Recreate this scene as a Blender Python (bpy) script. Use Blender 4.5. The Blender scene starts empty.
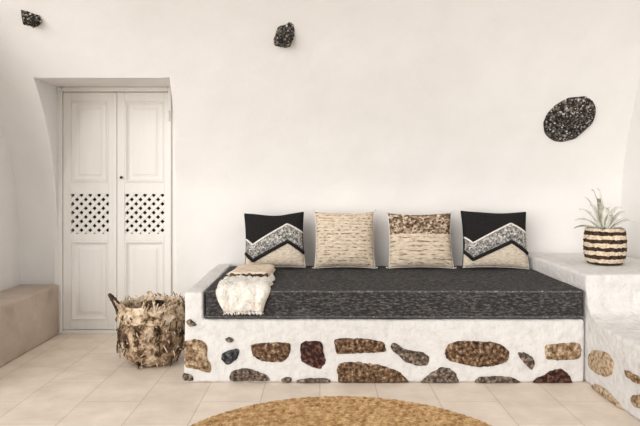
import bpy, bmesh, math, random
from mathutils import Vector, noise, Matrix
C = bpy.context.scene.collection
F = 622.0; CX = 320.0; CY = 184.0; CH = 1.15
random.seed(7)

# ------------------------------------------------------------------ helpers
def N(p, s=1.0, seed=0.0):
    return noise.noise(Vector((p[0]*s+seed, p[1]*s+seed*1.7, p[2]*s-seed*.6)))

def link(name, bm, mats, parent=None, smooth=True):
    bmesh.ops.recalc_face_normals(bm, faces=bm.faces[:])
    me = bpy.data.meshes.new(name); bm.to_mesh(me); bm.free()
    for p in me.polygons: p.use_smooth = smooth
    if not isinstance(mats, (list, tuple)): mats = [mats]
    for m in mats: me.materials.append(m)
    o = bpy.data.objects.new(name, me); C.objects.link(o)
    if parent: o.parent = parent
    return o

def tag(o, label=None, cat=None, group=None, kind=None):
    if label: o['label'] = label
    if cat: o['category'] = cat
    if group: o['group'] = group
    if kind: o['kind'] = kind
    return o

def thing(name, label, cat, loc=(0,0,0), group=None, kind=None):
    o = bpy.data.objects.new(name, None); C.objects.link(o)
    o.location = loc; o.empty_display_size = .1
    return tag(o, label, cat, group, kind)

def auto_sharp(o, ang=40):
    o.data.set_sharp_from_angle(angle=math.radians(ang))

def box(bm, x0, x1, y0, y1, z0, z1, bev=0.0, seg=2):
    r = bmesh.ops.create_cube(bm, size=1)
    vs = r['verts']
    for v in vs:
        v.co = Vector(((x0+x1)/2+v.co.x*(x1-x0), (y0+y1)/2+v.co.y*(y1-y0), (z0+z1)/2+v.co.z*(z1-z0)))
    if bev > 0:
        es = list({e for v in vs for e in v.link_edges})
        bmesh.ops.bevel(bm, geom=es, offset=bev, segments=seg, affect='EDGES', profile=.5)

def tube(bm, pts, r, n=8, closed=False, mi=0, caps=True):
    pts = [Vector(p) for p in pts]; L = len(pts); rings = []
    rf = r if callable(r) else (lambda t: r)
    up = Vector((0.13, 0.21, 1)).normalized()
    for i, p in enumerate(pts):
        a = pts[(i-1) % L] if (closed or i > 0) else p
        b = pts[(i+1) % L] if (closed or i < L-1) else p
        t = (b-a).normalized()
        s = t.cross(up)
        if s.length < 1e-3: s = t.cross(Vector((1, 0, 0)))
        s.normalize(); w = s.cross(t)
        rr = rf(i/max(1, L-1))
        rings.append([bm.verts.new(p+(s*math.cos(k*2*math.pi/n)+w*math.sin(k*2*math.pi/n))*rr) for k in range(n)])
    for i in range(L if closed else L-1):
        A, B = rings[i], rings[(i+1) % L]
        for k in range(n):
            f = bm.faces.new((A[k], A[(k+1) % n], B[(k+1) % n], B[k])); f.material_index = mi
    if not closed and caps:
        bm.faces.new(rings[0]).material_index = mi; bm.faces.new(rings[-1]).material_index = mi

def lathe(bm, prof, n, fn=None, closed_bottom=True, closed_top=False):
    """prof: (r, z) list; fn(r, z, ang, i) -> (r, z)"""
    rings = []
    for i, (r, z) in enumerate(prof):
        ring = []
        for k in range(n):
            a = 2*math.pi*k/n
            rr, zz = fn(r, z, a, i) if fn else (r, z)
            ring.append(bm.verts.new((rr*math.cos(a), rr*math.sin(a), zz)))
        rings.append(ring)
    for i in range(len(rings)-1):
        for k in range(n):
            bm.faces.new((rings[i][k], rings[i][(k+1) % n], rings[i+1][(k+1) % n], rings[i+1][k]))
    if closed_bottom: bm.faces.new(rings[0])
    if closed_top: bm.faces.new(rings[-1])

# ------------------------------------------------------------------ materials
def newmat(name, rough=.8):
    m = bpy.data.materials.new(name); m.use_nodes = True
    nt = m.node_tree; b = nt.nodes['Principled BSDF']
    b.inputs['Roughness'].default_value = rough
    b.inputs['Specular IOR Level'].default_value = .25
    return m, nt, b

def nd(nt, typ, **kw):
    n = nt.nodes.new(typ)
    for k, v in kw.items():
        if k in n.inputs: n.inputs[k].default_value = v
        else: setattr(n, k, v)
    return n

def ramp(nt, stops, interp='LINEAR'):
    r = nt.nodes.new('ShaderNodeValToRGB'); r.color_ramp.interpolation = interp
    e = r.color_ramp.elements
    while len(e) < len(stops): e.new(.5)
    for el, (p, c) in zip(e, stops):
        el.position = p
        el.color = (c, c, c, 1) if isinstance(c, (int, float)) else (*c, 1)
    return r

def srgb(r, g, b):
    f = lambda c: (c/255/12.92) if c/255 <= .04045 else ((c/255+.055)/1.055)**2.4
    return (f(r), f(g), f(b))

def mottled(name, stops, scale=8, detail=6, rough=.85, bump=.3, bscale=None, bdist=.01, kind='NOISE', stretch=(1,1,1), coord='Object', spread=None):
    m, nt, b = newmat(name, rough)
    tc = nd(nt, 'ShaderNodeTexCoord'); mp = nd(nt, 'ShaderNodeMapping'); mp.inputs['Scale'].default_value = stretch
    nt.links.new(tc.outputs[coord], mp.inputs['Vector'])
    if kind == 'NOISE':
        t = nd(nt, 'ShaderNodeTexNoise', Scale=scale, Detail=detail, Roughness=.65); out = t.outputs['Fac']
    else:
        t = nd(nt, 'ShaderNodeTexVoronoi', Scale=scale); out = t.outputs['Color']
    nt.links.new(mp.outputs[0], t.inputs['Vector'])
    r = ramp(nt, stops); nt.links.new(out, r.inputs[0]); nt.links.new(r.outputs[0], b.inputs['Base Color'])
    if bump:
        t2 = nd(nt, 'ShaderNodeTexNoise', Scale=bscale or scale*2.5, Detail=5)
        nt.links.new(mp.outputs[0], t2.inputs['Vector'])
        bp = nd(nt, 'ShaderNodeBump', Strength=bump, Distance=bdist)
        nt.links.new(t2.outputs['Fac'], bp.inputs['Height']); nt.links.new(bp.outputs[0], b.inputs['Normal'])
    return m

PLASTER = mottled('white_plaster', [(.3, (.785, .765, .745)), (.7, (.825, .81, .795))], 2.2, 4, .9, .35, 9, .012)
ROUGH_PLASTER = mottled('rough_lime_plaster', [(.33, (.62, .60, .585)), (.48, (.70, .685, .67)), (.7, (.75, .74, .73))], 14, 8, .92, .8, 30, .015)
DOORPAINT = mottled('door_white_paint', [(.3, (.80,.775,.74)), (.7, (.84,.815,.78))], 6, 4, .55, .1, 40, .003, stretch=(3,3,.4))
CONCRETE = mottled('greige_concrete', [(.25, srgb(158,143,131)), (.5, srgb(184,169,155)), (.75, srgb(200,187,173))], 3.2, 7, .75, .3, 25, .006)
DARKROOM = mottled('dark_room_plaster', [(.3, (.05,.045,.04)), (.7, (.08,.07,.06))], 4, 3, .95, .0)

def tile_mat():
    m, nt, b = newmat('limestone_tiles', .5)
    tc = nd(nt, 'ShaderNodeTexCoord'); mp = nd(nt, 'ShaderNodeMapping')
    nt.links.new(tc.outputs['Object'], mp.inputs['Vector'])
    mp.inputs['Location'].default_value = (0, .12, 0)
    br = nt.nodes.new('ShaderNodeTexBrick'); br.offset = 0.5; br.squash = 1
    br.offset_frequency = 2
    for k, v in dict(Scale=1.0).items(): br.inputs[k].default_value = v
    br.inputs['Mortar Size'].default_value = .0035; br.inputs['Mortar Smooth'].default_value = .4
    br.inputs['Brick Width'].default_value = .62; br.inputs['Row Height'].default_value = .315; br.inputs['Bias'].default_value = 0
    rot = nd(nt, 'ShaderNodeVectorRotate', rotation_type='Z_AXIS'); rot.inputs['Angle'].default_value = math.pi/2
    nt.links.new(mp.outputs[0], rot.inputs['Vector']); nt.links.new(rot.outputs[0], br.inputs['Vector'])
    br.inputs['Color1'].default_value = (.86, .765, .665, 1); br.inputs['Color2'].default_value = (.82, .725, .625, 1)
    br.inputs['Mortar'].default_value = (.66, .57, .48, 1)
    n = nd(nt, 'ShaderNodeTexNoise', Scale=5.0, Detail=8.0, Roughness=.65)
    nt.links.new(tc.outputs['Object'], n.inputs['Vector'])
    r = ramp(nt, [(.3, (.80, .77, .74)), (.65, (1.06, 1.05, 1.03))]); nt.links.new(n.outputs['Fac'], r.inputs[0])
    mx = nd(nt, 'ShaderNodeMix', data_type='RGBA', blend_type='MULTIPLY'); mx.inputs[0].default_value = .8
    nt.links.new(br.outputs['Color'], mx.inputs[6]); nt.links.new(r.outputs[0], mx.inputs[7])
    nt.links.new(mx.outputs[2], b.inputs['Base Color'])
    bp = nd(nt, 'ShaderNodeBump', Strength=.4, Distance=.004)
    sub = nd(nt, 'ShaderNodeMath', operation='SUBTRACT'); nt.links.new(n.outputs['Fac'], sub.inputs[0]); nt.links.new(br.outputs['Fac'], sub.inputs[1])
    nt.links.new(sub.outputs[0], bp.inputs['Height']); nt.links.new(bp.outputs[0], b.inputs['Normal'])
    return m
TILES = tile_mat()

FABRIC = mottled('charcoal_heather_fabric', [(.3, (.013,.012,.013)), (.5, (.036,.034,.034)), (.66, (.135,.128,.125))], 80, 8, .95, .5, 160, .004, stretch=(.5,1,1.6))
PIPING = mottled('grey_piping_fabric', [(.3, (.04,.038,.038)), (.55, (.11,.105,.10)), (.7, (.4,.38,.37))], 60, 6, .95, .3, 150, .003)
STONES = {
 'tan':  mottled('tan_fieldstone', [(.34, (.04,.024,.012)), (.45, (.20,.125,.065)), (.55, (.37,.26,.16)), (.66, (.62,.50,.37))], 42, 6, .9, .9, 40, .012),
 'brown': mottled('brown_fieldstone', [(.36, (.015,.008,.005)), (.47, (.095,.052,.028)), (.56, (.20,.12,.068)), (.67, (.50,.37,.25))], 46, 6, .9, .9, 45, .012),
 'red':  mottled('dark_red_fieldstone', [(.36, (.007,.004,.004)), (.5, (.045,.017,.012)), (.67, (.22,.10,.07))], 44, 6, .85, .9, 45, .012),
 'grey': mottled('grey_brown_fieldstone', [(.36, (.016,.011,.009)), (.5, (.115,.082,.062)), (.67, (.40,.32,.26))], 46, 6, .9, .9, 45, .012),
 'slate': mottled('blue_black_fieldstone', [(.36, (.007,.007,.009)), (.5, (.028,.03,.036)), (.67, (.15,.145,.145))], 44, 6, .8, .8, 45, .012),
 'light': mottled('light_tan_fieldstone', [(.35, (.10,.055,.025)), (.47, (.42,.30,.19)), (.66, (.68,.56,.42))], 46, 6, .9, .9, 45, .012),
}
LAVA = mottled('vesicular_lava_rock', [(.2, (.006,.005,.005)), (.48, (.03,.026,.023)), (.64, (.10,.088,.075)), (.8, (.24,.21,.18)), (.97, (.75,.72,.68))], 95, 2, .85, 1.0, 70, .02, kind='VORONOI')

# ------------------------------------------------------------------ setting
PROF = [(0, 4.775), (.6, 4.765), (1.1, 4.71), (1.35, 4.61), (1.6, 4.46), (1.92, 4.21), (2.2, 3.95), (2.5, 3.58), (2.8, 3.10), (3.0, 2.60)]
def wall_y(h):
    for (a, ya), (b, yb) in zip(PROF, PROF[1:]):
        if h <= b:
            t = (h-a)/(b-a)
            # smoothed by neighbours (Catmull)
            i = PROF.index((a, ya))
            p0 = PROF[max(0, i-1)]; p3 = PROF[min(len(PROF)-1, i+2)]
            m1 = (yb-p0[1])/(b-p0[0])*(b-a); m2 = (p3[1]-ya)/(p3[0]-a)*(b-a)
            t2, t3 = t*t, t*t*t
            return (2*t3-3*t2+1)*ya+(t3-2*t2+t)*m1+(-2*t3+3*t2)*yb+(t3-t2)*m2
    return PROF[-1][1]
OX0, OX1, OH = -2.005, -1.10, 1.875
def frange(a, b, step):
    n = max(1, round((b-a)/step)); return [a+(b-a)*i/n for i in range(n)]
def build_back_wall():
    bm = bmesh.new()
    xs = frange(-2.42, OX0, .05)+frange(OX0, OX1, .05)+frange(OX1, 2.5, .05)+[2.5]
    hs = frange(0, OH, .05)+frange(OH, 3.0, .05)+[3.0]
    g = {}
    def lumps(x, h): return .010*N((x, h, 0), 1.7, 3)+.004*N((x, h, 0), 6, 9)
    for i, x in enumerate(xs):
        for j, h in enumerate(hs):
            t = max(0, min(1, (h-1.0)/(OH-1.0))); t = t*t*(3-2*t)
            k = max(0, min(1, (x-OX0)/(OX1-OX0))); fall = max(0, 1-max(OX0-x, x-OX1, 0)/.35)
            g[i, j] = bm.verts.new((x+t*fall*(.05*(1-k)+.07*k), wall_y(h)+lumps(x, h), h))
    iA, iB, jT = xs.index(OX0), xs.index(OX1), hs.index(OH)
    for i in range(len(xs)-1):
        for j in range(len(hs)-1):
            if iA <= i < iB and j < jT: continue
            bm.faces.new((g[i, j], g[i+1, j], g[i+1, j+1], g[i, j+1]))
    for i in range(iA+1, iB):
        for j in range(jT): bm.verts.remove(g[i, j])
    # reveals: jambs and a soffit that dips slightly towards the door
    path = [g[iA, j] for j in range(jT+1)]+[g[i, jT] for i in range(iA+1, iB)]+[g[iB, j] for j in range(jT, -1, -1)]
    rings = [path]
    ND = 6
    for d in range(1, ND+1):
        t = d/ND; row = []
        for q, v in enumerate(path):
            tz = v.co.z+(.022*t if jT <= q <= len(path)-1-jT else 0)
            tx = v.co.x+(t*(OX0-.02-v.co.x) if q <= jT else 0)
            row.append(bm.verts.new((tx, v.co.y+(4.84-v.co.y)*t, tz)))
        rings.append(row)
    for A, B in zip(rings, rings[1:]):
        for k in range(len(A)-1): bm.faces.new((A[k], A[k+1], B[k+1], B[k]))
    es = [bm.edges.get((path[k], path[k+1])) for k in range(len(path)-1)]
    bmesh.ops.bevel(bm, geom=[e for e in es if e], offset=.012, segments=3, affect='EDGES', profile=.5)
    return link('wall_back', bm, PLASTER)
wb = tag(build_back_wall(), kind='structure'); auto_sharp(wb, 22)

def wall_side(name, xf, y0, y1):
    bm = bmesh.new(); g = {}
    hs = frange(0, 3.05, .08)+[3.05]; ys = frange(y0, y1, .08)+[y1]
    for i, y in enumerate(ys):
        for j, h in enumerate(hs):
            g[i, j] = bm.verts.new((xf(h)+.010*N((y, h, 1), 1.8, 5)+.004*N((y, h, 1), 6, 2), y, h))
    for i in range(len(ys)-1):
        for j in range(len(hs)-1): bm.faces.new((g[i, j], g[i+1, j], g[i+1, j+1], g[i, j+1]))
    return tag(link(name, bm, PLASTER), kind='structure')
wall_side('wall_left', lambda h: -2.30, 3.62, 4.86)
wall_side('wall_right', lambda h: 2.29-.13*max(0, h-1.0)**1.3, 1.4, 4.86)

bm = bmesh.new(); box(bm, -3.2, 3.2, -3.0, 5.6, -.12, 0)
tag(link('floor', bm, TILES, smooth=False), kind='structure')
bm = bmesh.new(); box(bm, -2.6, 2.6, 1.9, 2.68, 2.99, 3.1)
tag(link('ceiling', bm, PLASTER, smooth=False), kind='structure')
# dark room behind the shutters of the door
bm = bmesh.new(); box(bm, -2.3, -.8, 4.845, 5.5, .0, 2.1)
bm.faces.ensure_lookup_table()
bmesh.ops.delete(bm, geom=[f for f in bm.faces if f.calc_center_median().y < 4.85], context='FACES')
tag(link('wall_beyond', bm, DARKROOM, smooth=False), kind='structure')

# ------------------------------------------------------------------ door
DZ = 4.77
def dx(px): return (px-CX)*DZ/F
def dh(py): return CH-(py-CY)*DZ/F
door = thing('door_1', 'white painted double door with two lattice vents in a deep arched recess', 'door', (dx(115), 4.79, 0), kind='structure')
def under(o, parent):
    o.parent = parent; o.matrix_parent_inverse = Matrix.Identity(4)
    return o
def rel(bm, loc):
    bmesh.ops.translate(bm, verts=bm.verts[:], vec=-Vector(loc))
DL = Vector((dx(115), 4.79, 0))
def dobj(name, bm, mat, parent=door, smooth=False):
    rel(bm, DL)
    o = link(name, bm, mat, parent, smooth); return o
bm = bmesh.new()
box(bm, dx(54), dx(62)-.001, 4.765, 4.83, 0, dh(87), .006)
box(bm, dx(168)+.001, dx(171.5), 4.755, 4.83, 0, dh(87), .006)
box(bm, dx(171.5), dx(181), 4.775, 4.83, 0, dh(87), .004)
box(bm, dx(62), dx(168), 4.765, 4.83, dh(91.5), dh(87), .006)
box(bm, dx(62), dx(168), 4.765, 4.83, 0, dh(330.5), .004)
dobj('door_frame', bm, DOORPAINT)
def leaf(p0, p1, a0, a1, b0, b1, knob):
    bm = bmesh.new(); y0, y1 = 4.785, 4.82
    t, m1, m2, bt = dh(92), dh(190), dh(238.5), dh(330)
    xa, xb = dx(p0)+.002, dx(p1)-.002
    lo, hi = min(a0, b0), max(a1, b1)
    box(bm, xa, dx(lo), y0, y1, bt, t, .003); box(bm, dx(hi), xb, y0, y1, bt, t, .003)   # stiles
    for h0, h1 in ((dh(100.5), t), (m1-.02, dh(183)), (dh(241), dh(234)), (bt, dh(321))):
        box(bm, dx(lo), dx(hi), y0+.001, y1, h0, h1, .003)
    box(bm, dx(lo), dx(hi), y0+.001, y1, dh(194), m1-.018, .002)
    lf = dobj('door_leaf', bm, DOORPAINT)
    # raised-and-fielded panels, each with a moulding round it
    for h0, h1 in ((dh(183), dh(100.5)), (dh(321), dh(241))):
        bm = bmesh.new(); X0, X1 = dx(lo), dx(hi)
        loops = []
        for ins, yy in ((0, 4.787), (.012, 4.781), (.024, 4.796), (.034, 4.803), (.052, 4.801), (.070, 4.792)):
            loops.append([bm.verts.new(c) for c in ((X0+ins, yy, h0+ins), (X1-ins, yy, h0+ins), (X1-ins, yy, h1-ins), (X0+ins, yy, h1-ins))])
        for A, B in zip(loops, loops[1:]):
            for k in range(4): bm.faces.new((A[k], A[(k+1) % 4], B[(k+1) % 4], B[k]))
        bm.faces.new(loops[-1])
        bk = [bm.verts.new((v.co.x, 4.815, v.co.z)) for v in loops[0]]
        for k in range(4): bm.faces.new((loops[0][k], loops[0][(k+1) % 4], bk[(k+1) % 4], bk[k]))
        bm.faces.new(bk)
        dobj('panel', bm, DOORPAINT, lf)
    # diagonal lattice, two crossed layers of slats clipped to the opening
    bm = bmesh.new(); X0, X1, H0, H1 = dx(lo), dx(hi), dh(234), dh(194)
    w = .0122; pitch = .0478*math.sqrt(2)
    for sgn, ya, yb in ((1, 4.791, 4.799), (-1, 4.797, 4.805)):
        c = -3.0
        while c < 3.0:
            # line h = H0 + sgn*(x-xm) + c ; strip half-width w*sqrt2 vertically
            xm = (X0+X1)/2; hw = w*math.sqrt(2)
            poly = []
            def line(cc, x): return (H0+H1)/2+sgn*(x-xm)+cc
            pts = [(X0-1, line(c-hw, X0-1)), (X1+1, line(c-hw, X1+1)), (X1+1, line(c+hw, X1+1)), (X0-1, line(c+hw, X0-1))]
            for axis, lim, keep in ((0, X0, 1), (0, X1, -1), (1, H0, 1), (1, H1, -1)):
                out = []
                for k in range(len(pts)):
                    p, q = pts[k], pts[(k+1) % len(pts)]
                    ip, iq = (p[axis]-lim)*keep >= 0, (q[axis]-lim)*keep >= 0
                    if ip: out.append(p)
                    if ip != iq:
                        tt = (lim-p[axis])/(q[axis]-p[axis]); out.append((p[0]+(q[0]-p[0])*tt, p[1]+(q[1]-p[1])*tt))
                pts = out
                if not pts: break
            if len(pts) >= 3:
                fr = [bm.verts.new((x, ya, h)) for x, h in pts]; bk = [bm.verts.new((x, yb, h)) for x, h in pts]
                bm.faces.new(fr); bm.faces.new(bk[::-1])
                for k in range(len(pts)): bm.faces.new((fr[k], fr[(k+1) % len(pts)], bk[(k+1) % len(pts)], bk[k]))
            c += pitch
    dobj('lattice', bm, DOORPAINT, lf)
    return lf
l1 = leaf(62, 115, 71.5, 106, 70, 108, False)
l2 = leaf(115, 168, 124, 161.5, 124, 164, True)
bm = bmesh.new(); box(bm, dx(115)-.012, dx(115)+.010, 4.772, 4.786, dh(330), dh(93), .004)
dobj('cover_strip', bm, DOORPAINT, l2)
IRON = mottled('dark_iron', [(.3, (.012,.011,.010)), (.7, (.04,.036,.033))], 20, 4, .5, .2)
bm = bmesh.new()
bmesh.ops.create_uvsphere(bm, u_segments=14, v_segments=8, radius=.011)
bmesh.ops.translate(bm, verts=bm.verts[:], vec=(dx(121), 4.772, dh(177.5)))
tag(dobj('door_knob', bm, IRON, l2, True), 'small dark iron knob')
for hy in (116, 300):
    bm = bmesh.new(); tube(bm, [(dx(169.5), 4.752, dh(hy+5)), (dx(169.5), 4.752, dh(hy-5))], .008, 10)
    dobj('hinge', bm, DOORPAINT, door, True)

# ------------------------------------------------------------------ masonry bodies
def extrude_profile(poly, axis, a, b, seg, bev, amp, seed):
    """poly in the plane across `axis` ('x' or 'y'), extruded a..b, bevelled, subdivided and lumped"""
    bm = bmesh.new()
    mk = (lambda p, t: (p[0], t, p[1])) if axis == 'y' else (lambda p, t: (t, p[0], p[1]))
    A = [bm.verts.new(mk(p, a)) for p in poly]; B = [bm.verts.new(mk(p, b)) for p in poly]
    bm.faces.new(A); bm.faces.new(B[::-1])
    for k in range(len(poly)): bm.faces.new((A[k], B[k], B[(k+1) % len(poly)], A[(k+1) % len(poly)]))
    bmesh.ops.recalc_face_normals(bm, faces=bm.faces[:])
    bmesh.ops.bevel(bm, geom=bm.edges[:], offset=bev, segments=4, affect='EDGES', profile=.5, clamp_overlap=True)
    # slice into a grid so that the surface can be uneven
    for ax in range(3):
        lo = min(v.co[ax] for v in bm.verts); hi = max(v.co[ax] for v in bm.verts)
        n = int((hi-lo)/seg)
        for i in range(1, n+1):
            p = Vector(); p[ax] = lo+(hi-lo)*i/(n+1); nn = Vector(); nn[ax] = 1
            bmesh.ops.bisect_plane(bm, geom=bm.verts[:]+bm.edges[:]+bm.faces[:], plane_co=p, plane_no=nn)
    bm.normal_update()
    for v in bm.verts:
        if v.co.z < .01: continue
        d = amp*N(v.co, 3.2, seed)+amp*.5*N(v.co, 11, seed+4)
        v.co += v.normal*d
        if v.co.z < .002: v.co.z = .002
    return bm

BASE_H, SEAT_H = .365, .536
DBX = (-.787+1.534)/2
daybed = thing('masonry_daybed', 'white plastered masonry daybed base with a row of brown stones set in its front', 'bench', (.37, 4.15, 0))
def sub(o, par):
    o.parent = par
    o.data.transform(Matrix.Translation(-par.location)); return o
poly = [(-.787, 0), (-.787, .522), (-.678, .522), (-.676, BASE_H), (1.531, BASE_H), (1.531, 0)]
bm = extrude_profile(poly, 'y', 3.60, 4.755, .05, .016, .005, 2)
for v in bm.verts:   # the arm rises a little towards the wall
    if v.co.z > .45: v.co.z += .02*(v.co.y-3.6)/1.1
sub(link('plaster_body', bm, ROUGH_PLASTER), daybed)

def stone(outline, plane, mat, par, bulge=.012, seed=0):
    """outline in photo pixels -> a rounded fieldstone bedded in the plane ('front' y=3.6 or 'side' x=1.53)"""
    pts = []
    for px, py in outline:
        if plane == 'front':
            z = 3.6; pts.append(((px-CX)*z/F, CH-(py-CY)*z/F))
        else:
            z = 1.534*F/(px-CX); pts.append((z, CH-(py-CY)*z/F))
    # resample the outline, ragged edge
    dense = []
    for k in range(len(pts)):
        p, q = Vector(pts[k]), Vector(pts[(k+1) % len(pts)])
        L = (q-p).length; n = max(2, int(L/.012))
        for i in range(n): dense.append(p.lerp(q, i/n))
    for _ in range(2): dense = [(dense[i-1]+dense[i]*2+dense[(i+1) % len(dense)])/4 for i in range(len(dense))]
    c = sum(dense, Vector((0, 0)))/len(dense)
    ragged = [p+(p-c).normalized()*(.007*N((p.x, p.y, 0), 55, seed)+.004*N((p.x, p.y, 1), 130, seed)) for p in dense]
    bm = bmesh.new(); rings = []
    for s, d in ((1.0, -.03), (1.0, .004), (.955, .6*bulge), (.85, bulge), (.6, bulge*1.15), (.3, bulge*1.2)):
        ring = []
        for p in ragged:
            q = c+(p-c)*s; h = max(q.y, .004)
            dd = d+(.006*N((q.x, q.y, d), 22, seed) if d > .005 else 0)
            ring.append(bm.verts.new((q.x, 3.6-dd, h) if plane == 'front' else (1.540-dd, q.x, h)))
        rings.append(ring)
    n = len(ragged)
    for A, B in zip(rings, rings[1:]):
        for k in range(n): bm.faces.new((A[k], A[(k+1) % n], B[(k+1) % n], B[k]))
    bm.faces.new(rings[-1]); bm.faces.new(rings[0][::-1])
    return sub(link('stone', bm, STONES[mat]), par)
front = [
 ([(184,341),(192,339),(202,340),(208,348),(206,357),(212,366),(210,373),(203,371),(196,369),(185,368)], 'tan'),
 ([(220,355),(229,350),(240,348),(239,356),(234,361),(228,366),(222,361)], 'slate'),
 ([(250,345),(256,343),(274,342),(291,343),(290,354),(285,361),(276,362),(262,361),(253,356)], 'brown'),
 ([(300,344),(304,341),(322,341),(324,353),(326,364),(319,369),(310,366),(301,361)], 'red'),
 ([(229,376),(233,370),(244,368),(252,369),(262,373),(269,376),(270,381),(240,381),(230,381)], 'grey'),
 ([(281,379),(286,376),(292,377),(291,382),(282,382)], 'grey'),
 ([(296,380),(310,378),(327,378),(331,381),(330,382.5),(297,382.5)], 'grey'),
 ([(186,320),(191,319),(196,323),(196,327),(190,326),(186,323)], 'grey'),
 ([(224,338),(229,337),(234,338),(233,342),(226,342)], 'grey'),
 ([(182,373),(187,373),(195,377),(194,381),(183,381)], 'grey'),
 ([(334,339),(342,338),(365,338.5),(384,342),(387,349),(384,352),(360,353),(336,354)], 'brown'),
 ([(337,365),(342,362),(357,362),(380,365),(396,370),(405,377),(410,383),(380,384),(338,383.5)], 'brown'),
 ([(390,344),(395,342),(402,348),(413,351),(424,352),(430,358),(428,365),(418,366),(405,362),(398,355),(391,350)], 'grey'),
 ([(419,384),(425,377),(434,371),(441,366),(450,368),(456,374),(460,384)], 'grey'),
 ([(444,352),(448,344),(458,341),(476,341),(494,342),(506,347),(510,355),(506,362),(494,366),(476,367),(458,363),(447,360)], 'brown'),
 ([(474,382),(478,377),(494,376),(512,377),(521,382),(520,385.5),(475,385.5)], 'grey'),
 ([(516,352),(524,352),(534,358),(534,366),(532,371),(524,363)], 'grey'),
 ([(544,345),(552,344),(568,342.5),(580,343),(581,352),(579,359),(564,360),(546,359.5)], 'tan'),
 ([(532,385),(535,378),(545,375),(552,370),(560,368),(567,373),(572,380),(573,386),(550,386)], 'red'),
]
for i, (o, m) in enumerate(front): stone(o, 'front', m, daybed, seed=i*3.1)

ledge = thing('masonry_bench', 'white plastered corner bench with a raised block carrying the plant, right of the daybed', 'bench', (1.9, 3.4, 0))
poly = [(1.7, 0), (1.7, BASE_H-.002), (3.30, BASE_H-.002), (3.46, .378), (3.55, .412), (3.59, .47), (3.6, .53), (3.6, .623), (4.755, .623), (4.755, 0)]
bm = extrude_profile(poly, 'x', 1.541, 2.27, .06, .018, .006, 8)
sub(link('plaster_body', bm, ROUGH_PLASTER), ledge)
side = [
 ([(587,357),(592,350),(601,351),(609,355),(613,364),(611,374),(604,377),(595,373),(588,367)], 'light'),
 ([(623,370),(628,371),(640,378),(640,385),(632,381),(625,376)], 'tan'),
 ([(630,396),(640,394),(652,398),(654,412),(640,409),(631,405)], 'tan'),
 ([(590,385),(596,384),(605,390),(612,397),(618,403),(622,410),(615,406),(602,396),(592,389)], 'light'),
 ([(660,392),(672,396),(680,408),(668,408),(660,400)], 'brown'),
]
for i, (o, m) in enumerate(side): stone(o, 'side', m, ledge, .010, seed=50+i*2.3)

# low concrete bench along the left wall
bm = extrude_profile([(-2.285, 0), (-2.285, .385), (-1.995, .385), (-1.995, 0)], 'y', 3.2, 4.755, .06, .016, .005, 12)
for v in bm.verts:
    if v.co.y > 4.6 and v.co.x < -2.2: pass
low = link('concrete_bench', bm, CONCRETE)
tag(low, 'low greige concrete bench along the left wall beside the white door', 'bench')

# ------------------------------------------------------------------ mattress
mat_root = thing('daybed_mattress', 'long charcoal heathered mattress with piped edges on the white masonry daybed', 'mattress', (.433, 4.12, BASE_H+.004))
bm = bmesh.new()
X0, X1, Y0, Y1, Z0, Z1 = -.667, 1.530, 3.590, 4.675, BASE_H+.012, SEAT_H
def rounded_slab(bm, X0, X1, Y0, Y1, Z0, Z1, rc, re, nx, ny, nz):
    box(bm, X0, X1, Y0, Y1, Z0, Z1)
    vert = [e for e in bm.edges if abs(e.verts[0].co.z-e.verts[1].co.z) > .01]
    bmesh.ops.bevel(bm, geom=vert, offset=rc, segments=5, affect='EDGES', profile=.5)
    hor = [e for e in bm.edges if abs(e.verts[0].co.z-e.verts[1].co.z) < .001 and len(e.link_faces) == 2 and abs(abs(e.link_faces[0].normal.z)-abs(e.link_faces[1].normal.z)) > .5]
    bmesh.ops.bevel(bm, geom=hor, offset=re, segments=3, affect='EDGES', profile=.5)
    for ax, n in ((0, nx), (1, ny), (2, nz)):
        lo = min(v.co[ax] for v in bm.verts); hi = max(v.co[ax] for v in bm.verts)
        for i in range(1, n):
            p = Vector(); p[ax] = lo+(hi-lo)*i/n; nn = Vector(); nn[ax] = 1
            bmesh.ops.bisect_plane(bm, geom=bm.verts[:]+bm.edges[:]+bm.faces[:], plane_co=p, plane_no=nn)
rounded_slab(bm, X0, X1, Y0, Y1, Z0, Z1, .035, .010, 60, 26, 6)
bm.normal_update()
for v in bm.verts:
    if v.co.z > Z0+.02:
        v.co += v.normal*(.004*N(v.co, 3, 21)+.0025*N(v.co, 12, 5))
        if v.co.z > Z1-.02: v.co.z -= .006*max(0, N((v.co.x, v.co.y, 0), 2.2, 33))
sub(link('mattress_body', bm, FABRIC), mat_root)
def loop_pts(z, off):
    pts = []; rc = .035
    for cx, cy, a0 in ((X1-rc, Y1-rc, 0), (X0+rc, Y1-rc, 90), (X0+rc, Y0+rc, 180), (X1-rc, Y0+rc, 270)):
        for k in range(7):
            a = math.radians(a0+15*k); pts.append(Vector((cx+(rc+off)*math.cos(a), cy+(rc+off)*math.sin(a), z)))
    out = []
    for k in range(len(pts)):
        p, q = pts[k], pts[(k+1) % len(pts)]; n = max(1, int((q-p).length/.05))
        for i in range(n):
            r = p.lerp(q, i/n); r.z += .0025*N(r, 7, 3); out.append(r)
    return out
for z in (Z1-.008, Z0+.006):
    bm = bmesh.new(); tube(bm, loop_pts(z, -.002), .0055, 8, closed=True)
    sub(link('piping', bm, PIPING), mat_root)

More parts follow.
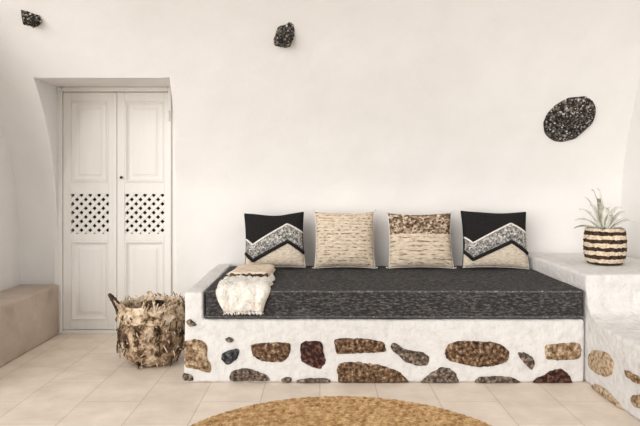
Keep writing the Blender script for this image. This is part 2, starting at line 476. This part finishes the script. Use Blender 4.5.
# ------------------------------------------------------------------ pillows
def uvmat(name, rough=.95):
    m, nt, b = newmat(name, rough); b.inputs['Specular IOR Level'].default_value = .1
    tc = nd(nt, 'ShaderNodeTexCoord'); sp = nd(nt, 'ShaderNodeSeparateXYZ'); nt.links.new(tc.outputs['UV'], sp.inputs[0])
    return m, nt, b, tc, sp
def noise_uv(nt, tc, sx, sy, detail=4, rough=.6):
    mp = nd(nt, 'ShaderNodeMapping'); mp.inputs['Scale'].default_value = (sx, sy, 1); nt.links.new(tc.outputs['UV'], mp.inputs[0])
    n = nd(nt, 'ShaderNodeTexNoise', Scale=1.0, Detail=float(detail), Roughness=rough); nt.links.new(mp.outputs[0], n.inputs['Vector']); return n
def fab_bump(nt, b, tc, s=90, strength=.5, dist=.004, sx=1, sy=1):
    n = noise_uv(nt, tc, s*sx, s*sy, 3)
    bp = nd(nt, 'ShaderNodeBump', Strength=strength, Distance=dist); nt.links.new(n.outputs['Fac'], bp.inputs['Height']); nt.links.new(bp.outputs[0], b.inputs['Normal'])

UP = [(0, .52), (.14, .40), (.72, .76), (1, .60)]        # top edge of the zigzag band (v over u)
LO = [(0, .26), (.14, .11), (.72, .43), (1, .24)]       # its bottom edge
def lerp_curve(cv, u):
    for (a, va), (b, vb) in zip(cv, cv[1:]):
        if u <= b: return va+(vb-va)*(u-a)/(b-a)
    return cv[-1][1]
def zig_mat():
    m, nt, b, tc, sp = uvmat('black_and_cream_cotton')
    lo = ramp(nt, LO); nt.links.new(sp.outputs['X'], lo.inputs[0])
    gt = nd(nt, 'ShaderNodeMath', operation='GREATER_THAN'); nt.links.new(sp.outputs['Y'], gt.inputs[0]); nt.links.new(lo.outputs[0], gt.inputs[1])
    n = noise_uv(nt, tc, 60, 60)
    bl = ramp(nt, [(.35, (.008,.007,.007)), (.6, (.022,.021,.021)), (.75, (.06,.06,.065))]); nt.links.new(n.outputs['Fac'], bl.inputs[0])
    n2 = noise_uv(nt, tc, 16, 60)
    cr = ramp(nt, [(.3, (.38,.30,.22)), (.5, (.64,.55,.44)), (.7, (.77,.70,.60))]); nt.links.new(n2.outputs['Fac'], cr.inputs[0])
    mx = nd(nt, 'ShaderNodeMix', data_type='RGBA'); nt.links.new(gt.outputs[0], mx.inputs[0]); nt.links.new(cr.outputs[0], mx.inputs[6]); nt.links.new(bl.outputs[0], mx.inputs[7])
    nt.links.new(mx.outputs[2], b.inputs['Base Color']); fab_bump(nt, b, tc, 80, .6)
    return m
def dash_mat(name, base, dark, rows, thr, sx=9):
    m, nt, b, tc, sp = uvmat(name)
    n = noise_uv(nt, tc, 9, 30)
    cr = ramp(nt, [(.3, base[0]), (.5, base[1]), (.72, base[2])]); nt.links.new(n.outputs['Fac'], cr.inputs[0])
    w = nd(nt, 'ShaderNodeMath', operation='SINE'); ml = nd(nt, 'ShaderNodeMath', operation='MULTIPLY'); ml.inputs[1].default_value = rows*2*math.pi
    wob = noise_uv(nt, tc, 5, 5, 2); wm = nd(nt, 'ShaderNodeMath', operation='MULTIPLY_ADD'); wm.inputs[1].default_value = .06
    nt.links.new(wob.outputs['Fac'], wm.inputs[0]); nt.links.new(sp.outputs['Y'], wm.inputs[2])
    nt.links.new(wm.outputs[0], ml.inputs[0]); nt.links.new(ml.outputs[0], w.inputs[0])
    d = noise_uv(nt, tc, sx, rows*1.3, 3); ad = nd(nt, 'ShaderNodeMath', operation='MULTIPLY_ADD'); ad.inputs[1].default_value = .22
    nt.links.new(w.outputs[0], ad.inputs[0]); nt.links.new(d.outputs['Fac'], ad.inputs[2])
    mask = ramp(nt, [(thr, 0.0), (thr+.10, 1.0)]); nt.links.new(ad.outputs[0], mask.inputs[0])
    mx = nd(nt, 'ShaderNodeMix', data_type='RGBA'); nt.links.new(mask.outputs[0], mx.inputs[0]); nt.links.new(cr.outputs[0], mx.inputs[6]); mx.inputs[7].default_value = (*dark, 1)
    nt.links.new(mx.outputs[2], b.inputs['Base Color']); fab_bump(nt, b, tc, 70, .8, .006, .5, 1.2)
    return m
CREAM3 = [(.40,.31,.22), (.63,.53,.41), (.76,.67,.56)]
M_ZIG = zig_mat()
M_DASH = dash_mat('cream_slub_cotton', CREAM3, (.20,.13,.08), 17, .68, 14)
M_DASH2 = dash_mat('cream_striped_cotton', CREAM3, (.24,.15,.09), 13, .67, 7)
M_WOVEN = None
def woven_mat():
    m, nt, b, tc, sp = uvmat('brown_basket_weave')
    mp = nd(nt, 'ShaderNodeMapping'); mp.inputs['Scale'].default_value = (1, 1, 1); mp.inputs['Rotation'].default_value = (0, 0, .7); nt.links.new(tc.outputs['UV'], mp.inputs[0])
    v = nd(nt, 'ShaderNodeTexVoronoi', Scale=30.0); nt.links.new(mp.outputs[0], v.inputs['Vector'])
    r = ramp(nt, [(.1, (.045,.03,.02)), (.4, (.16,.105,.068)), (.65, (.36,.27,.19)), (.9, (.66,.55,.44))]); nt.links.new(v.outputs['Color'], r.inputs[0])
    nt.links.new(r.outputs[0], b.inputs['Base Color'])
    bp = nd(nt, 'ShaderNodeBump', Strength=.8, Distance=.006); nt.links.new(v.outputs['Distance'], bp.inputs['Height']); nt.links.new(bp.outputs[0], b.inputs['Normal'])
    return m
M_WOVEN = woven_mat()
def tuft_mat():
    m, nt, b, tc, sp = uvmat('grey_tufted_yarn')
    mp = nd(nt, 'ShaderNodeMapping'); mp.inputs['Scale'].default_value = (46, 46, 1); nt.links.new(tc.outputs['UV'], mp.inputs[0])
    v = nd(nt, 'ShaderNodeTexVoronoi', Scale=1.0); nt.links.new(mp.outputs[0], v.inputs['Vector'])
    r = ramp(nt, [(.1, (.07,.065,.06)), (.4, (.24,.23,.215)), (.65, (.45,.43,.41)), (.9, (.8,.78,.74))]); nt.links.new(v.outputs['Color'], r.inputs[0])
    nt.links.new(r.outputs[0], b.inputs['Base Color']); fab_bump(nt, b, tc, 60, 1, .01)
    return m
M_TUFT = tuft_mat()
M_BLACK = mottled('black_yarn', [(.3, (.006,.006,.006)), (.7, (.02,.019,.019))], 60, 3, .95, .5, 150, .003)
M_WHITE = mottled('white_yarn', [(.3, (.55,.52,.47)), (.6, (.82,.79,.74))], 60, 3, .95, .5, 150, .003)

def pillow_pt(u, v, side, W, H, T, seed):
    a, b = 2*u-1, 2*v-1
    e = (1-abs(a)**3.0)*(1-abs(b)**3.0)
    t = T*.5*max(0, e)**.55
    k = 1-.055*(1-b*b)*abs(a)**3; k2 = 1-.05*(1-a*a)*abs(b)**3     # edges sag in between the corners
    x = a*W/2*k; z = b*H/2*k2
    wr = .006*N((u*2, v*2, side), 2.5, seed)*(e**.3 if e > 0 else 0)
    z -= .012*(1-a*a)*max(0, b)**2*(.6+N((u, 1, 0), 2, seed))
    return Vector((x, side*t+wr, z))
def surface(bm, u0, u1, nu, vf, nv, side, off, args, uvl, mi=0):
    g = {}
    for i in range(nu+1):
        u = u0+(u1-u0)*i/nu; va, vb = vf(u)
        for j in range(nv+1):
            v = va+(vb-va)*j/nv
            p = pillow_pt(u, v, side, *args); 
            o = off(i/nu, j/nv, u, v)
            g[i, j] = (bm.verts.new(p+Vector((0, side*o, 0))), u, v)
    for i in range(nu):
        for j in range(nv):
            q = [g[i, j], g[i+1, j], g[i+1, j+1], g[i, j+1]]
            f = bm.faces.new([w[0] for w in q]); f.material_index = mi
            for l, w in zip(f.loops, q): l[uvl].uv = (w[1], w[2])
    return g
def pillow(name, label, cx, ybase, W, H, T, lean, kind, seed, yaw=0, roll=0):
    root = thing(name, label, 'cushion', (cx, ybase, SEAT_H+.013), 'cushions in a row against the wall')
    root.rotation_euler = (-lean, roll, yaw)
    args = (W, H, T, seed)
    up = Vector((0, 0, H/2-.004))
    def fin(nm, bm, mats):
        bmesh.ops.translate(bm, verts=bm.verts[:], vec=up)
        return link(nm, bm, mats, root)
    if kind in ('zig', 'dash'):
        bm = bmesh.new(); uvl = bm.loops.layers.uv.new('UVMap')
        for s in (-1, 1): surface(bm, 0, 1, 40, lambda u: (0, 1), 40, s, lambda *a: 0, args, uvl)
        bmesh.ops.remove_doubles(bm, verts=bm.verts[:], dist=.0004)
        cov = fin('cover', bm, M_ZIG if kind == 'zig' else M_DASH)
    else:
        for nm, va, vb, mm, lab in (('lower_panel', 0, .59, M_DASH2, 'cream striped lower panel'), ('upper_panel', .59, 1, M_WOVEN, 'brown woven upper panel')):
            bm = bmesh.new(); uvl = bm.loops.layers.uv.new('UVMap')
            for s in (-1, 1): surface(bm, 0, 1, 40, lambda u: (va, vb), 24, s, lambda *a: 0, args, uvl)
            bmesh.ops.remove_doubles(bm, verts=bm.verts[:], dist=.0004)
            tag(fin(nm, bm, mm), lab)
    # seam cord round the edge
    bm = bmesh.new(); pts = []
    for k in range(40): pts.append(pillow_pt(k/40, 0, 1, *args))
    for k in range(40): pts.append(pillow_pt(1, k/40, 1, *args))
    for k in range(40): pts.append(pillow_pt(1-k/40, 1, 1, *args))
    for k in range(40): pts.append(pillow_pt(0, 1-k/40, 1, *args))
    if kind == 'zig':
        ub = bmesh.new(); tube(bm, pts[0:1]+pts[1:41]+pts[41:50], .003, 6)
        fin('hem', bm, M_WHITE)
        bm = bmesh.new(); tube(bm, pts[49:160]+pts[0:1], .003, 6); fin('seam', bm, M_BLACK)
        bm = bmesh.new(); uvl = bm.loops.layers.uv.new('UVMap')
        def off(i, j, u, v): return .013*(min(j, 1-j)*4 if min(j, 1-j) < .25 else 1)*(.85+.35*N((u*50, v*50, 0), 1, seed))
        surface(bm, .012, .988, 70, lambda u: (lerp_curve(LO, u)+.035, lerp_curve(UP, u)), 18, -1, off, args, uvl)
        band = tag(fin('tufted_band', bm, M_TUFT), 'grey tufted zigzag band')
        for cv, dv, mm, nm, r in ((LO, .014, M_BLACK, 'black_trim', .013), (UP, .006, M_WHITE, 'white_trim', .0065)):
            bm = bmesh.new(); line = []
            for k in range(61):
                u = .008+.984*k/60; p = pillow_pt(u, lerp_curve(cv, u)+dv, -1, *args); line.append(p+Vector((0, -.004, 0)))
            tube(bm, line, r, 8); bmesh.ops.translate(bm, verts=bm.verts[:], vec=up)
            link(nm, bm, mm, band)
    else:
        bm = bmesh.new(); tube(bm, pts, .003, 6, closed=True); fin('seam', bm, M_WHITE)
        # little yarn ends sticking out at the corners
        for (u, v) in ((0, 0), (1, 0), (0, 1), (1, 1)):
            bm = bmesh.new(); p = pillow_pt(u, v, 1, *args)
            for q in range(5):
                d = Vector(((2*u-1)*random.uniform(.3, 1), random.uniform(-.4, .4), (1 if v > .5 else .25)*random.uniform(.3, 1))).normalized()*random.uniform(.012, .026)
                tube(bm, [p, p+d*.5, p+d], .0022, 5)
            fin('corner_tuft', bm, M_WHITE)
    return root
LEAN = math.radians(14)
def pxx(px, z): return (px-CX)*z/F
PY = 4.47
pillow('zigzag_cushion', 'black cushion with a grey zigzag band, leftmost of the row, behind the folded throw', pxx(275.3, 4.5), PY, .435, .405, .15, LEAN, 'zig', 1.3, .04, math.radians(-1.5))
pillow('cream_cushion', 'plain cream slub cushion with short brown dashes, second from the left', pxx(344.7, 4.5), PY, .435, .415, .16, LEAN, 'dash', 4.1, 0, 0)
pillow('two_tone_cushion', 'cushion with a brown woven top half and cream striped lower half', pxx(420.5, 4.5), PY, .465, .405, .15, LEAN, 'two', 7.7, -.02, 0)
pillow('zigzag_cushion', 'black cushion with a grey zigzag band at the right end of the daybed', pxx(494.5, 4.5), PY, .475, .415, .15, LEAN, 'zig', 9.2, -.03, math.radians(1))

# ------------------------------------------------------------------ throw
YARN = mottled('cream_tufted_wool', [(.25, (.55,.49,.40)), (.45, (.78,.74,.67)), (.65, (.88,.86,.82))], 45, 6, .95, 1.0, 60, .012)
TAN = mottled('tan_wool', [(.3, (.55,.42,.31)), (.5, (.72,.60,.48)), (.7, (.80,.71,.60))], 22, 6, .95, .6, 60, .008)
TRIM = mottled('dark_brown_wool', [(.35, (.02,.013,.009)), (.6, (.10,.07,.045)), (.75, (.4,.31,.2))], 40, 4, .95, .6, 80, .006)
throw = thing('throw_blanket', 'folded cream tufted throw hanging over the front left edge of the charcoal mattress', 'blanket', (-.45, 3.95, SEAT_H+.004))
def thick_sheet(path, wfun, nx, th, lump, seed):
    """path: (y, z) list; wfun(t) -> (x0, x1); a lumpy sheet with a thickness above/outside the path"""
    bm = bmesh.new(); P = [Vector((0, y, z)) for y, z in path]; n = len(P); top, bot = {}, {}
    for j in range(n):
        a, b = P[max(0, j-1)], P[min(n-1, j+1)]; t = (b-a).normalized(); nn = Vector((0, t.z, -t.y))
        if nn.z < 0 and abs(nn.z) > abs(nn.y): nn = -nn
        if abs(nn.y) >= abs(nn.z) and nn.y > 0: nn = -nn
        x0, x1 = wfun(j/(n-1))
        for i in range(nx+1):
            s = i/nx; x = x0+(x1-x0)*s
            edge = min(1, min(s, 1-s)*nx/2.5, min(j, n-1-j)/2.0+.12)
            q = Vector((x+.006*N((0, P[j].y*9, P[j].z*9), 1, seed)*(1 if s in (0, 1) else .3), P[j].y, P[j].z))
            h = th*(edge**.5)*(1+lump*N((x*26, P[j].y*26, P[j].z*26), 1, seed)+lump*.7*N((x*70, P[j].y*70, P[j].z*70), 1, seed))
            top[i, j] = bm.verts.new(q+nn*max(.002, h)); bot[i, j] = bm.verts.new(q)
    for i in range(nx):
        for j in range(n-1):
            bm.faces.new((top[i, j], top[i+1, j], top[i+1, j+1], top[i, j+1])); bm.faces.new((bot[i, j], bot[i, j+1], bot[i+1, j+1], bot[i+1, j]))
    for j in range(n-1):
        for i in (0, nx): bm.faces.new((top[i, j], top[i, j+1], bot[i, j+1], bot[i, j]))
    for i in range(nx):
        for j in (0, n-1): bm.faces.new((top[i, j], top[i+1, j], bot[i+1, j], bot[i, j]))
    return bm
def dense(pts, step=.012):
    out = []
    for p, q in zip(pts, pts[1:]):
        L = math.dist(p, q); n = max(1, int(L/step))
        out += [(p[0]+(q[0]-p[0])*i/n, p[1]+(q[1]-p[1])*i/n) for i in range(n)]
    return out+[pts[-1]]
S = SEAT_H+.006
path = dense([(4.02, S), (3.9, S), (3.72, S), (3.61, S+.002), (3.585, S-.004), (3.575, S-.02), (3.572, S-.06), (3.572, .415)])
wob = lambda t: .01*math.sin(t*19)
bm = thick_sheet(path, lambda t: (-.603+.05*max(0, t-.80)/.2+wob(t)*.6, -.290-.035*max(0, t-.80)/.2+wob(t+.3)*.6), 30, .032, .45, 3)
body = sub(link('tufted_body', bm, YARN), throw)
bm = bmesh.new()
for k in range(46):
    x = -.548+.222*k/45; L = random.uniform(.006, .018)
    tube(bm, [(x, 3.556, .424), (x+random.uniform(-.004, .004), 3.553, .418-L*.5), (x+random.uniform(-.008, .008), 3.556, .418-L)], .0035, 5)
sub(link('fringe', bm, YARN), throw)
S2 = S+.012
# tan end folded back on itself: two layers joined by a rounded fold at the rear
path = dense([(3.90, S2+.010), (4.0, S2+.004), (4.2, S2), (4.34, S2)])
bm = thick_sheet(path, lambda t: (-.585, -.312), 26, .018, .22, 11)
sub(link('folded_end', bm, TAN), throw).name = 'folded_end'
path = dense([(3.885, S2+.030), (4.0, S2+.024), (4.15, S2+.020), (4.34, S2+.020)])
bm = thick_sheet(path, lambda t: (-.582+.01*t, -.318+.004*t), 26, .018, .22, 15)
sub(link('folded_end', bm, TAN), throw)
bm = bmesh.new()
pts = [(-.560+.232*k/30, 3.882+.003*math.sin(k*1.7), S2+.024+.003*math.sin(k*.9)) for k in range(31)]
tube(bm, pts, lambda t: .011+.003*math.sin(t*40), 8)
tag(sub(link('dark_trim', bm, TRIM), throw), 'dark brown trim along the tan folded end')

# ------------------------------------------------------------------ belly basket
SEAG = mottled('mottled_seagrass', [(.38, (.018,.010,.006)), (.46, (.13,.078,.045)), (.53, (.40,.28,.18)), (.61, (.62,.50,.37)), (.72, (.80,.70,.58))], 15, 7, .9, .6, 60, .008, stretch=(1,1,.8))
SEAL = mottled('pale_seagrass', [(.36, (.08,.045,.025)), (.46, (.46,.34,.22)), (.58, (.70,.58,.44)), (.75, (.82,.73,.61))], 22, 7, .9, .6, 60, .008)
SEAD = mottled('dark_seagrass', [(.3, (.02,.012,.008)), (.6, (.10,.06,.035)), (.8, (.25,.16,.10))], 30, 4, .9, .4, 60, .006)
BL = (-1.075, 4.0, 0)
basket = thing('seagrass_basket', 'round mottled seagrass basket with a folded rim on the floor beside the door', 'basket', BL)
def weave(amp, rows, cols):
    def fn(r, z, a, i):
        w = math.sin(z*rows*2*math.pi/.4)*math.cos(a*cols/2+ (int(z*rows/.4) % 2)*math.pi)
        lump = .010*N((math.cos(a)*1.3, math.sin(a)*1.3, z*4), 1, 6)+.007*N((math.cos(a)*4, math.sin(a)*4, z*14), 1, 2)
        return r+amp*w+lump, z
    return fn
def smooth_prof(ctrl, n):
    out = []
    for k in range(n+1):
        t = k/n*(len(ctrl)-1); i = min(int(t), len(ctrl)-2); f = t-i
        p0, p1, p2, p3 = ctrl[max(0, i-1)], ctrl[i], ctrl[i+1], ctrl[min(len(ctrl)-1, i+2)]
        out.append(tuple(.5*((2*p1[c])+(-p0[c]+p2[c])*f+(2*p0[c]-5*p1[c]+4*p2[c]-p3[c])*f*f+(-p0[c]+3*p1[c]-3*p2[c]+p3[c])*f**3) for c in (0, 1)))
    return out
bm = bmesh.new()
lathe(bm, smooth_prof([(.085, .002), (.125, .014), (.170, .06), (.200, .13), (.207, .20), (.200, .27), (.190, .33), (.185, .37)], 70), 150, weave(.0045, 26, 60))
o = link('woven_body', bm, SEAG, basket)
sm = o.modifiers.new('wall', 'SOLIDIFY'); sm.thickness = .010; sm.offset = -1
bm = bmesh.new()
cuff = smooth_prof([(.212, .288), (.217, .305), (.215, .34), (.207, .375), (.197, .392), (.186, .385), (.182, .36), (.180, .31)], 34)
lathe(bm, cuff, 150, lambda r, z, a, i: (r+.004*math.sin(z*120)*math.cos(a*28)+.008*N((math.cos(a)*3, math.sin(a)*3, z*9), 1, 8), z+.016*N((math.cos(a)*2, math.sin(a)*2, 0), 1, 3)+.006*N((math.cos(a)*9, math.sin(a)*9, 0), 1, 5)), closed_bottom=False)
tag(link('folded_rim', bm, SEAL, basket), 'paler rim folded down outward')
def handle(ang, w, hgt, mat, out):
    bm = bmesh.new(); ca, sa = math.cos(ang), math.sin(ang); pts = []
    for k in range(21):
        t = k/20; s = math.sin(math.pi*t); lat = (t-.5)*w
        rr = .205+out*s
        pts.append((rr*ca-lat*sa, rr*sa+lat*ca, .33+hgt*s**.7))
    tube(bm, pts, lambda t: .009+.0025*math.sin(t*70), 8)
    return link('handle', bm, mat, basket)
tag(handle(math.radians(187), .13, .115, SEAD, .065), 'dark rope handle sticking out to the left')
tag(handle(math.radians(-82), .085, .15, SEAL, -.05), 'pale rope handle at the front')
handle(math.radians(5), .12, .07, SEAG, .02)
# loose ends of grass all over the weave
bm = bmesh.new()
for k in range(240):
    a = random.uniform(0, 2*math.pi); z = random.uniform(.03, .37)
    r = (.207 if .1 < z < .27 else .19)+.006
    if z > .29: r = .218
    if z < .13: r = .125+(.200-.125)*math.sin(math.pi/2*(z-.014)/.116)+.004
    L = random.uniform(.015, .05); da = random.uniform(-.10, .10); dz = random.uniform(-.035, .012)
    p = []
    for t in (0, .5, 1):
        rr = r+.007*math.sin(t*2.4)+.002; aa = a+da*t; p.append((rr*math.cos(aa), rr*math.sin(aa), max(.006, z+dz*t*1.3-.004*t)))
    tube(bm, p, .0042, 5, mi=random.choice((0, 0, 1, 1, 2)))
for k in range(70):     # ends standing up from the rim
    a = random.uniform(0, 2*math.pi); r = random.uniform(.19, .213); h = random.uniform(.012, .045)
    p = [(r*math.cos(a), r*math.sin(a), .372), ((r+.004)*math.cos(a+.02), (r+.004)*math.sin(a+.02), .378+h*.6), ((r+random.uniform(-.015, .02))*math.cos(a+.06), (r+.01)*math.sin(a+.06), .378+h)]
    tube(bm, p, .0035, 5, mi=random.choice((0, 1, 1, 1, 2)))
tag(link('loose_strands', bm, [SEAG, SEAL, SEAD], basket), kind='stuff')

# ------------------------------------------------------------------ potted plant
def pot_mat():
    m, nt, b = newmat('striped_basket_weave', .9)
    tc = nd(nt, 'ShaderNodeTexCoord'); sp = nd(nt, 'ShaderNodeSeparateXYZ'); nt.links.new(tc.outputs['Object'], sp.inputs[0])
    n = nd(nt, 'ShaderNodeTexNoise', Scale=38.0, Detail=3.0); nt.links.new(tc.outputs['Object'], n.inputs['Vector'])
    ad = nd(nt, 'ShaderNodeMath', operation='MULTIPLY_ADD'); ad.inputs[1].default_value = .022
    nt.links.new(n.outputs['Fac'], ad.inputs[0]); nt.links.new(sp.outputs['Z'], ad.inputs[2])
    ml = nd(nt, 'ShaderNodeMath', operation='MULTIPLY'); ml.inputs[1].default_value = 2*math.pi/.0505
    nt.links.new(ad.outputs[0], ml.inputs[0]); si = nd(nt, 'ShaderNodeMath', operation='SINE'); nt.links.new(ml.outputs[0], si.inputs[0])
    mask = ramp(nt, [(.46, 0.0), (.54, 1.0)]); h = nd(nt, 'ShaderNodeMath', operation='MULTIPLY_ADD'); h.inputs[1].default_value = .5; h.inputs[2].default_value = .5
    nt.links.new(si.outputs[0], h.inputs[0]); nt.links.new(h.outputs[0], mask.inputs[0])
    n2 = nd(nt, 'ShaderNodeTexNoise', Scale=60.0, Detail=3.0); nt.links.new(tc.outputs['Object'], n2.inputs['Vector'])
    dk = ramp(nt, [(.35, (.018,.010,.007)), (.7, (.08,.048,.03))]); lt = ramp(nt, [(.3, (.50,.37,.25)), (.65, (.78,.66,.52))])
    nt.links.new(n2.outputs['Fac'], dk.inputs[0]); nt.links.new(n2.outputs['Fac'], lt.inputs[0])
    mx = nd(nt, 'ShaderNodeMix', data_type='RGBA'); nt.links.new(mask.outputs[0], mx.inputs[0]); nt.links.new(lt.outputs[0], mx.inputs[6]); nt.links.new(dk.outputs[0], mx.inputs[7])
    nt.links.new(mx.outputs[2], b.inputs['Base Color'])
    return m
PX, PYP = 1.878, 4.10
plant = thing('potted_plant', 'pale spiky succulent in a brown and cream striped basket pot on the white ledge', 'plant', (PX, PYP, .626))
bm = bmesh.new()
lathe(bm, smooth_prof([(.090, .002), (.112, .010), (.127, .05), (.132, .11), (.130, .17), (.122, .225), (.117, .235), (.110, .230), (.108, .19)], 60), 96,
      lambda r, z, a, i: (r+.0045*math.sin(z*2*math.pi/.0126)*(.6+.4*math.cos(a*24))+.003*N((math.cos(a)*3, math.sin(a)*3, z*12), 1, 4), z))
link('basket_pot', bm, pot_mat(), plant)
SOIL = mottled('dry_potting_soil', [(.3, (.03,.022,.015)), (.7, (.10,.075,.05))], 60, 5, .95, 1, 90, .01)
bm = bmesh.new(); lathe(bm, [(.109, .185), (.109, .205), (.07, .212), (.02, .215)], 40, lambda r, z, a, i: (r, z+.004*N((r*30*math.cos(a), r*30*math.sin(a), 0), 1)), True, True)
link('soil', bm, SOIL, plant)
LEAF = mottled('pale_sage_leaf', [(.3, (.48,.47,.40)), (.5, (.70,.69,.62)), (.7, (.82,.81,.76))], 14, 5, .6, .2, 60, .003)
LEAF2 = mottled('dark_edged_leaf', [(.3, (.10,.11,.075)), (.5, (.30,.31,.24)), (.7, (.60,.59,.52))], 14, 5, .6, .2, 60, .003)
def add_leaf(ang, reach, rise, droop, wid, mat, tw=0):
    bm = bmesh.new(); n = 16; ca, sa = math.cos(ang), math.sin(ang); rows = []
    for k in range(n+1):
        t = k/n; r = .012+reach*t; z = .205+rise*math.sin(min(1, t*1.0)*math.pi/2)-droop*t**3
        ww = wid*(math.sin(math.pi*min(1, .12+.88*t)))**.7*(1-t*.35)+.001
        lift = ww*.45; th = .0035*(1-t*.7)+.0008
        aa = ang+tw*t*t; ca, sa = math.cos(aa), math.sin(aa); row = []
        for s, up in ((-1, lift), (-.5, lift*.2), (0, 0), (.5, lift*.2), (1, lift)):
            row.append(Vector((r*ca-s*ww*sa, r*sa+s*ww*ca, z+up)))
        rows.append([bm.verts.new(p+Vector((0, 0, th))) for p in row]+[bm.verts.new(p-Vector((0, 0, th))) for p in row[::-1]])
    for A, B in zip(rows, rows[1:]):
        for k in range(10): bm.faces.new((A[k], A[(k+1) % 10], B[(k+1) % 10], B[k]))
    bm.faces.new(rows[0]); bm.faces.new(rows[-1])
    link('leaf', bm, mat, plant)
D = math.radians
for a, re, ri, dr, w, m, tw in [
    (182, .17, .17, .02, .020, LEAF, .1), (200, .20, .11, .03, .022, LEAF, -.2), (165, .13, .24, .01, .017, LEAF, .3), (215, .12, .26, .05, .018, LEAF2, .3),
    (190, .21, .06, .03, .017, LEAF2, 0), (250, .09, .20, .05, .022, LEAF, .2), (285, .10, .17, .06, .022, LEAF, -.2), (320, .13, .12, .04, .020, LEAF, .2),
    (350, .18, .10, .03, .018, LEAF, 0), (10, .16, .15, .02, .020, LEAF, .2), (30, .12, .18, .02, .018, LEAF, -.3), (75, .10, .20, .03, .020, LEAF, .2),
    (120, .12, .20, .03, .020, LEAF, -.2), (140, .07, .29, .01, .012, LEAF2, .5), (95, .05, .30, .01, .010, LEAF, .5), (235, .15, .05, .03, .018, LEAF2, .1), (300, .14, .05, .03, .018, LEAF2, -.1), (270, .06, .13, .02, .020, LEAF2, .1)]:
    add_leaf(D(a), re, ri, dr, w, m, tw)

# ------------------------------------------------------------------ stones bedded in the vault
def on_wall(px, py):
    lo, hi = 2.5, 4.9
    for _ in range(40):
        y = (lo+hi)/2; h = CH-(py-CY)*y/F
        if y < wall_y(h): lo = y
        else: hi = y
    return Vector(((px-CX)*y/F, y, CH-(py-CY)*y/F))
def wall_stone(px, py, w, h, depth, rot, label, seed, rough=.25, sub_=5, group=None):
    p = on_wall(px, py); e = .02
    s = (wall_y(p.z+e)-wall_y(p.z-e))/(2*e); tilt = math.atan(-s)       # lean of the vault
    bm = bmesh.new(); bmesh.ops.create_icosphere(bm, subdivisions=sub_, radius=1)
    for v in bm.verts:
        n = v.co.copy()
        k = 1+rough*N(n, 1.3, seed)+rough*.5*N(n, 3.5, seed+2)+rough*.22*N(n, 9, seed+5)
        # knap flat facets
        for j in range(5):
            fd = Vector((math.sin(seed*3+j*2.1), math.cos(seed*5+j*1.3), math.sin(seed+j*4.4))).normalized()
            d = n.dot(fd)*k
            lim = .8 if rough > .1 else .93
            if d > lim: k *= lim/d
        v.co = Vector((n.x*w/2*k, n.y*depth*k, n.z*h/2*k))
    R = Matrix.Rotation(tilt, 4, 'X') @ Matrix.Rotation(rot, 4, 'Y')
    bm.transform(R)
    o = link('wall_stone', bm, LAVA); o.location = p
    tag(o, label, 'stone', group)
    return o
wall_stone(31.8, 18.5, .150, .095, .06, D(32), 'small dark volcanic stone in the white wall above the door, nearest the top left corner', 1.1, .35, 4)
wall_stone(284.5, 35, .125, .185, .075, D(28), 'dark grey stone jutting from the white wall high above the cushions', 5.2, .28, 4)
wall_stone(569.5, 118.5, .34, .39, .06, D(31), 'large round black mottled stone in the white wall above the potted plant', 2.6, .05, 6)

# ------------------------------------------------------------------ rug
JUTE = mottled('golden_jute', [(.32, (.20,.10,.035)), (.45, (.45,.26,.11)), (.57, (.62,.40,.20)), (.72, (.78,.58,.36))], 34, 7, .95, .8, 90, .006)
bm = bmesh.new(); R = .83; prof = []
NR = 36
for i in range(NR, 0, -1):
    for f in (0, .25, .5, .75):
        r = R*(i-f)/NR; prof.append((r, .006+.008*math.sin(math.pi*f)**.7 if f else .005))
prof = [(R, .001)]+prof+[(.004, .008)]
lathe(bm, prof, 300, lambda r, z, a, i: (r+.0025*N((math.cos(a)*8, math.sin(a)*8, r*3), 1, 2), z+(.0028*math.sin(a*max(6, int(r*150))+r*90) if z > .006 else 0)), True, True)
rug = link('jute_rug', bm, JUTE); rug.location = (.10, 2.505, .001)
tag(rug, 'round golden braided jute rug on the tile floor in front of the daybed', 'rug')

# ------------------------------------------------------------------ light
w = bpy.data.worlds.new('daylight'); bpy.context.scene.world = w; w.use_nodes = True
bg = w.node_tree.nodes['Background']; bg.inputs[0].default_value = (1, .985, .965, 1); bg.inputs[1].default_value = .85
sd = bpy.data.lights.new('sun', 'SUN'); sd.energy = 2.1; sd.angle = math.radians(45); sd.color = (1, .965, .92)
so = bpy.data.objects.new('sun', sd); C.objects.link(so)
az, el = math.radians(33), math.radians(9)     # from the front left, low
d = Vector((math.sin(az)*math.cos(el), math.cos(az)*math.cos(el), -math.sin(el)))
so.rotation_euler = d.to_track_quat('-Z', 'Y').to_euler(); so.location = (-3, -2, 3)

# ------------------------------------------------------------------ camera
cd = bpy.data.cameras.new('camera'); co = bpy.data.objects.new('camera', cd); C.objects.link(co)
co.location = (0, 0, CH); co.rotation_euler = (math.pi/2, 0, 0)
cd.sensor_width = 36; cd.lens = 36*F/640; cd.shift_y = -(213-CY)/640
sc = bpy.context.scene; sc.camera = co
vs = sc.view_settings; vs.view_transform = 'Standard'; vs.look = 'None'; vs.gamma = 1; vs.use_curve_mapping = False; vs.exposure = 0.23
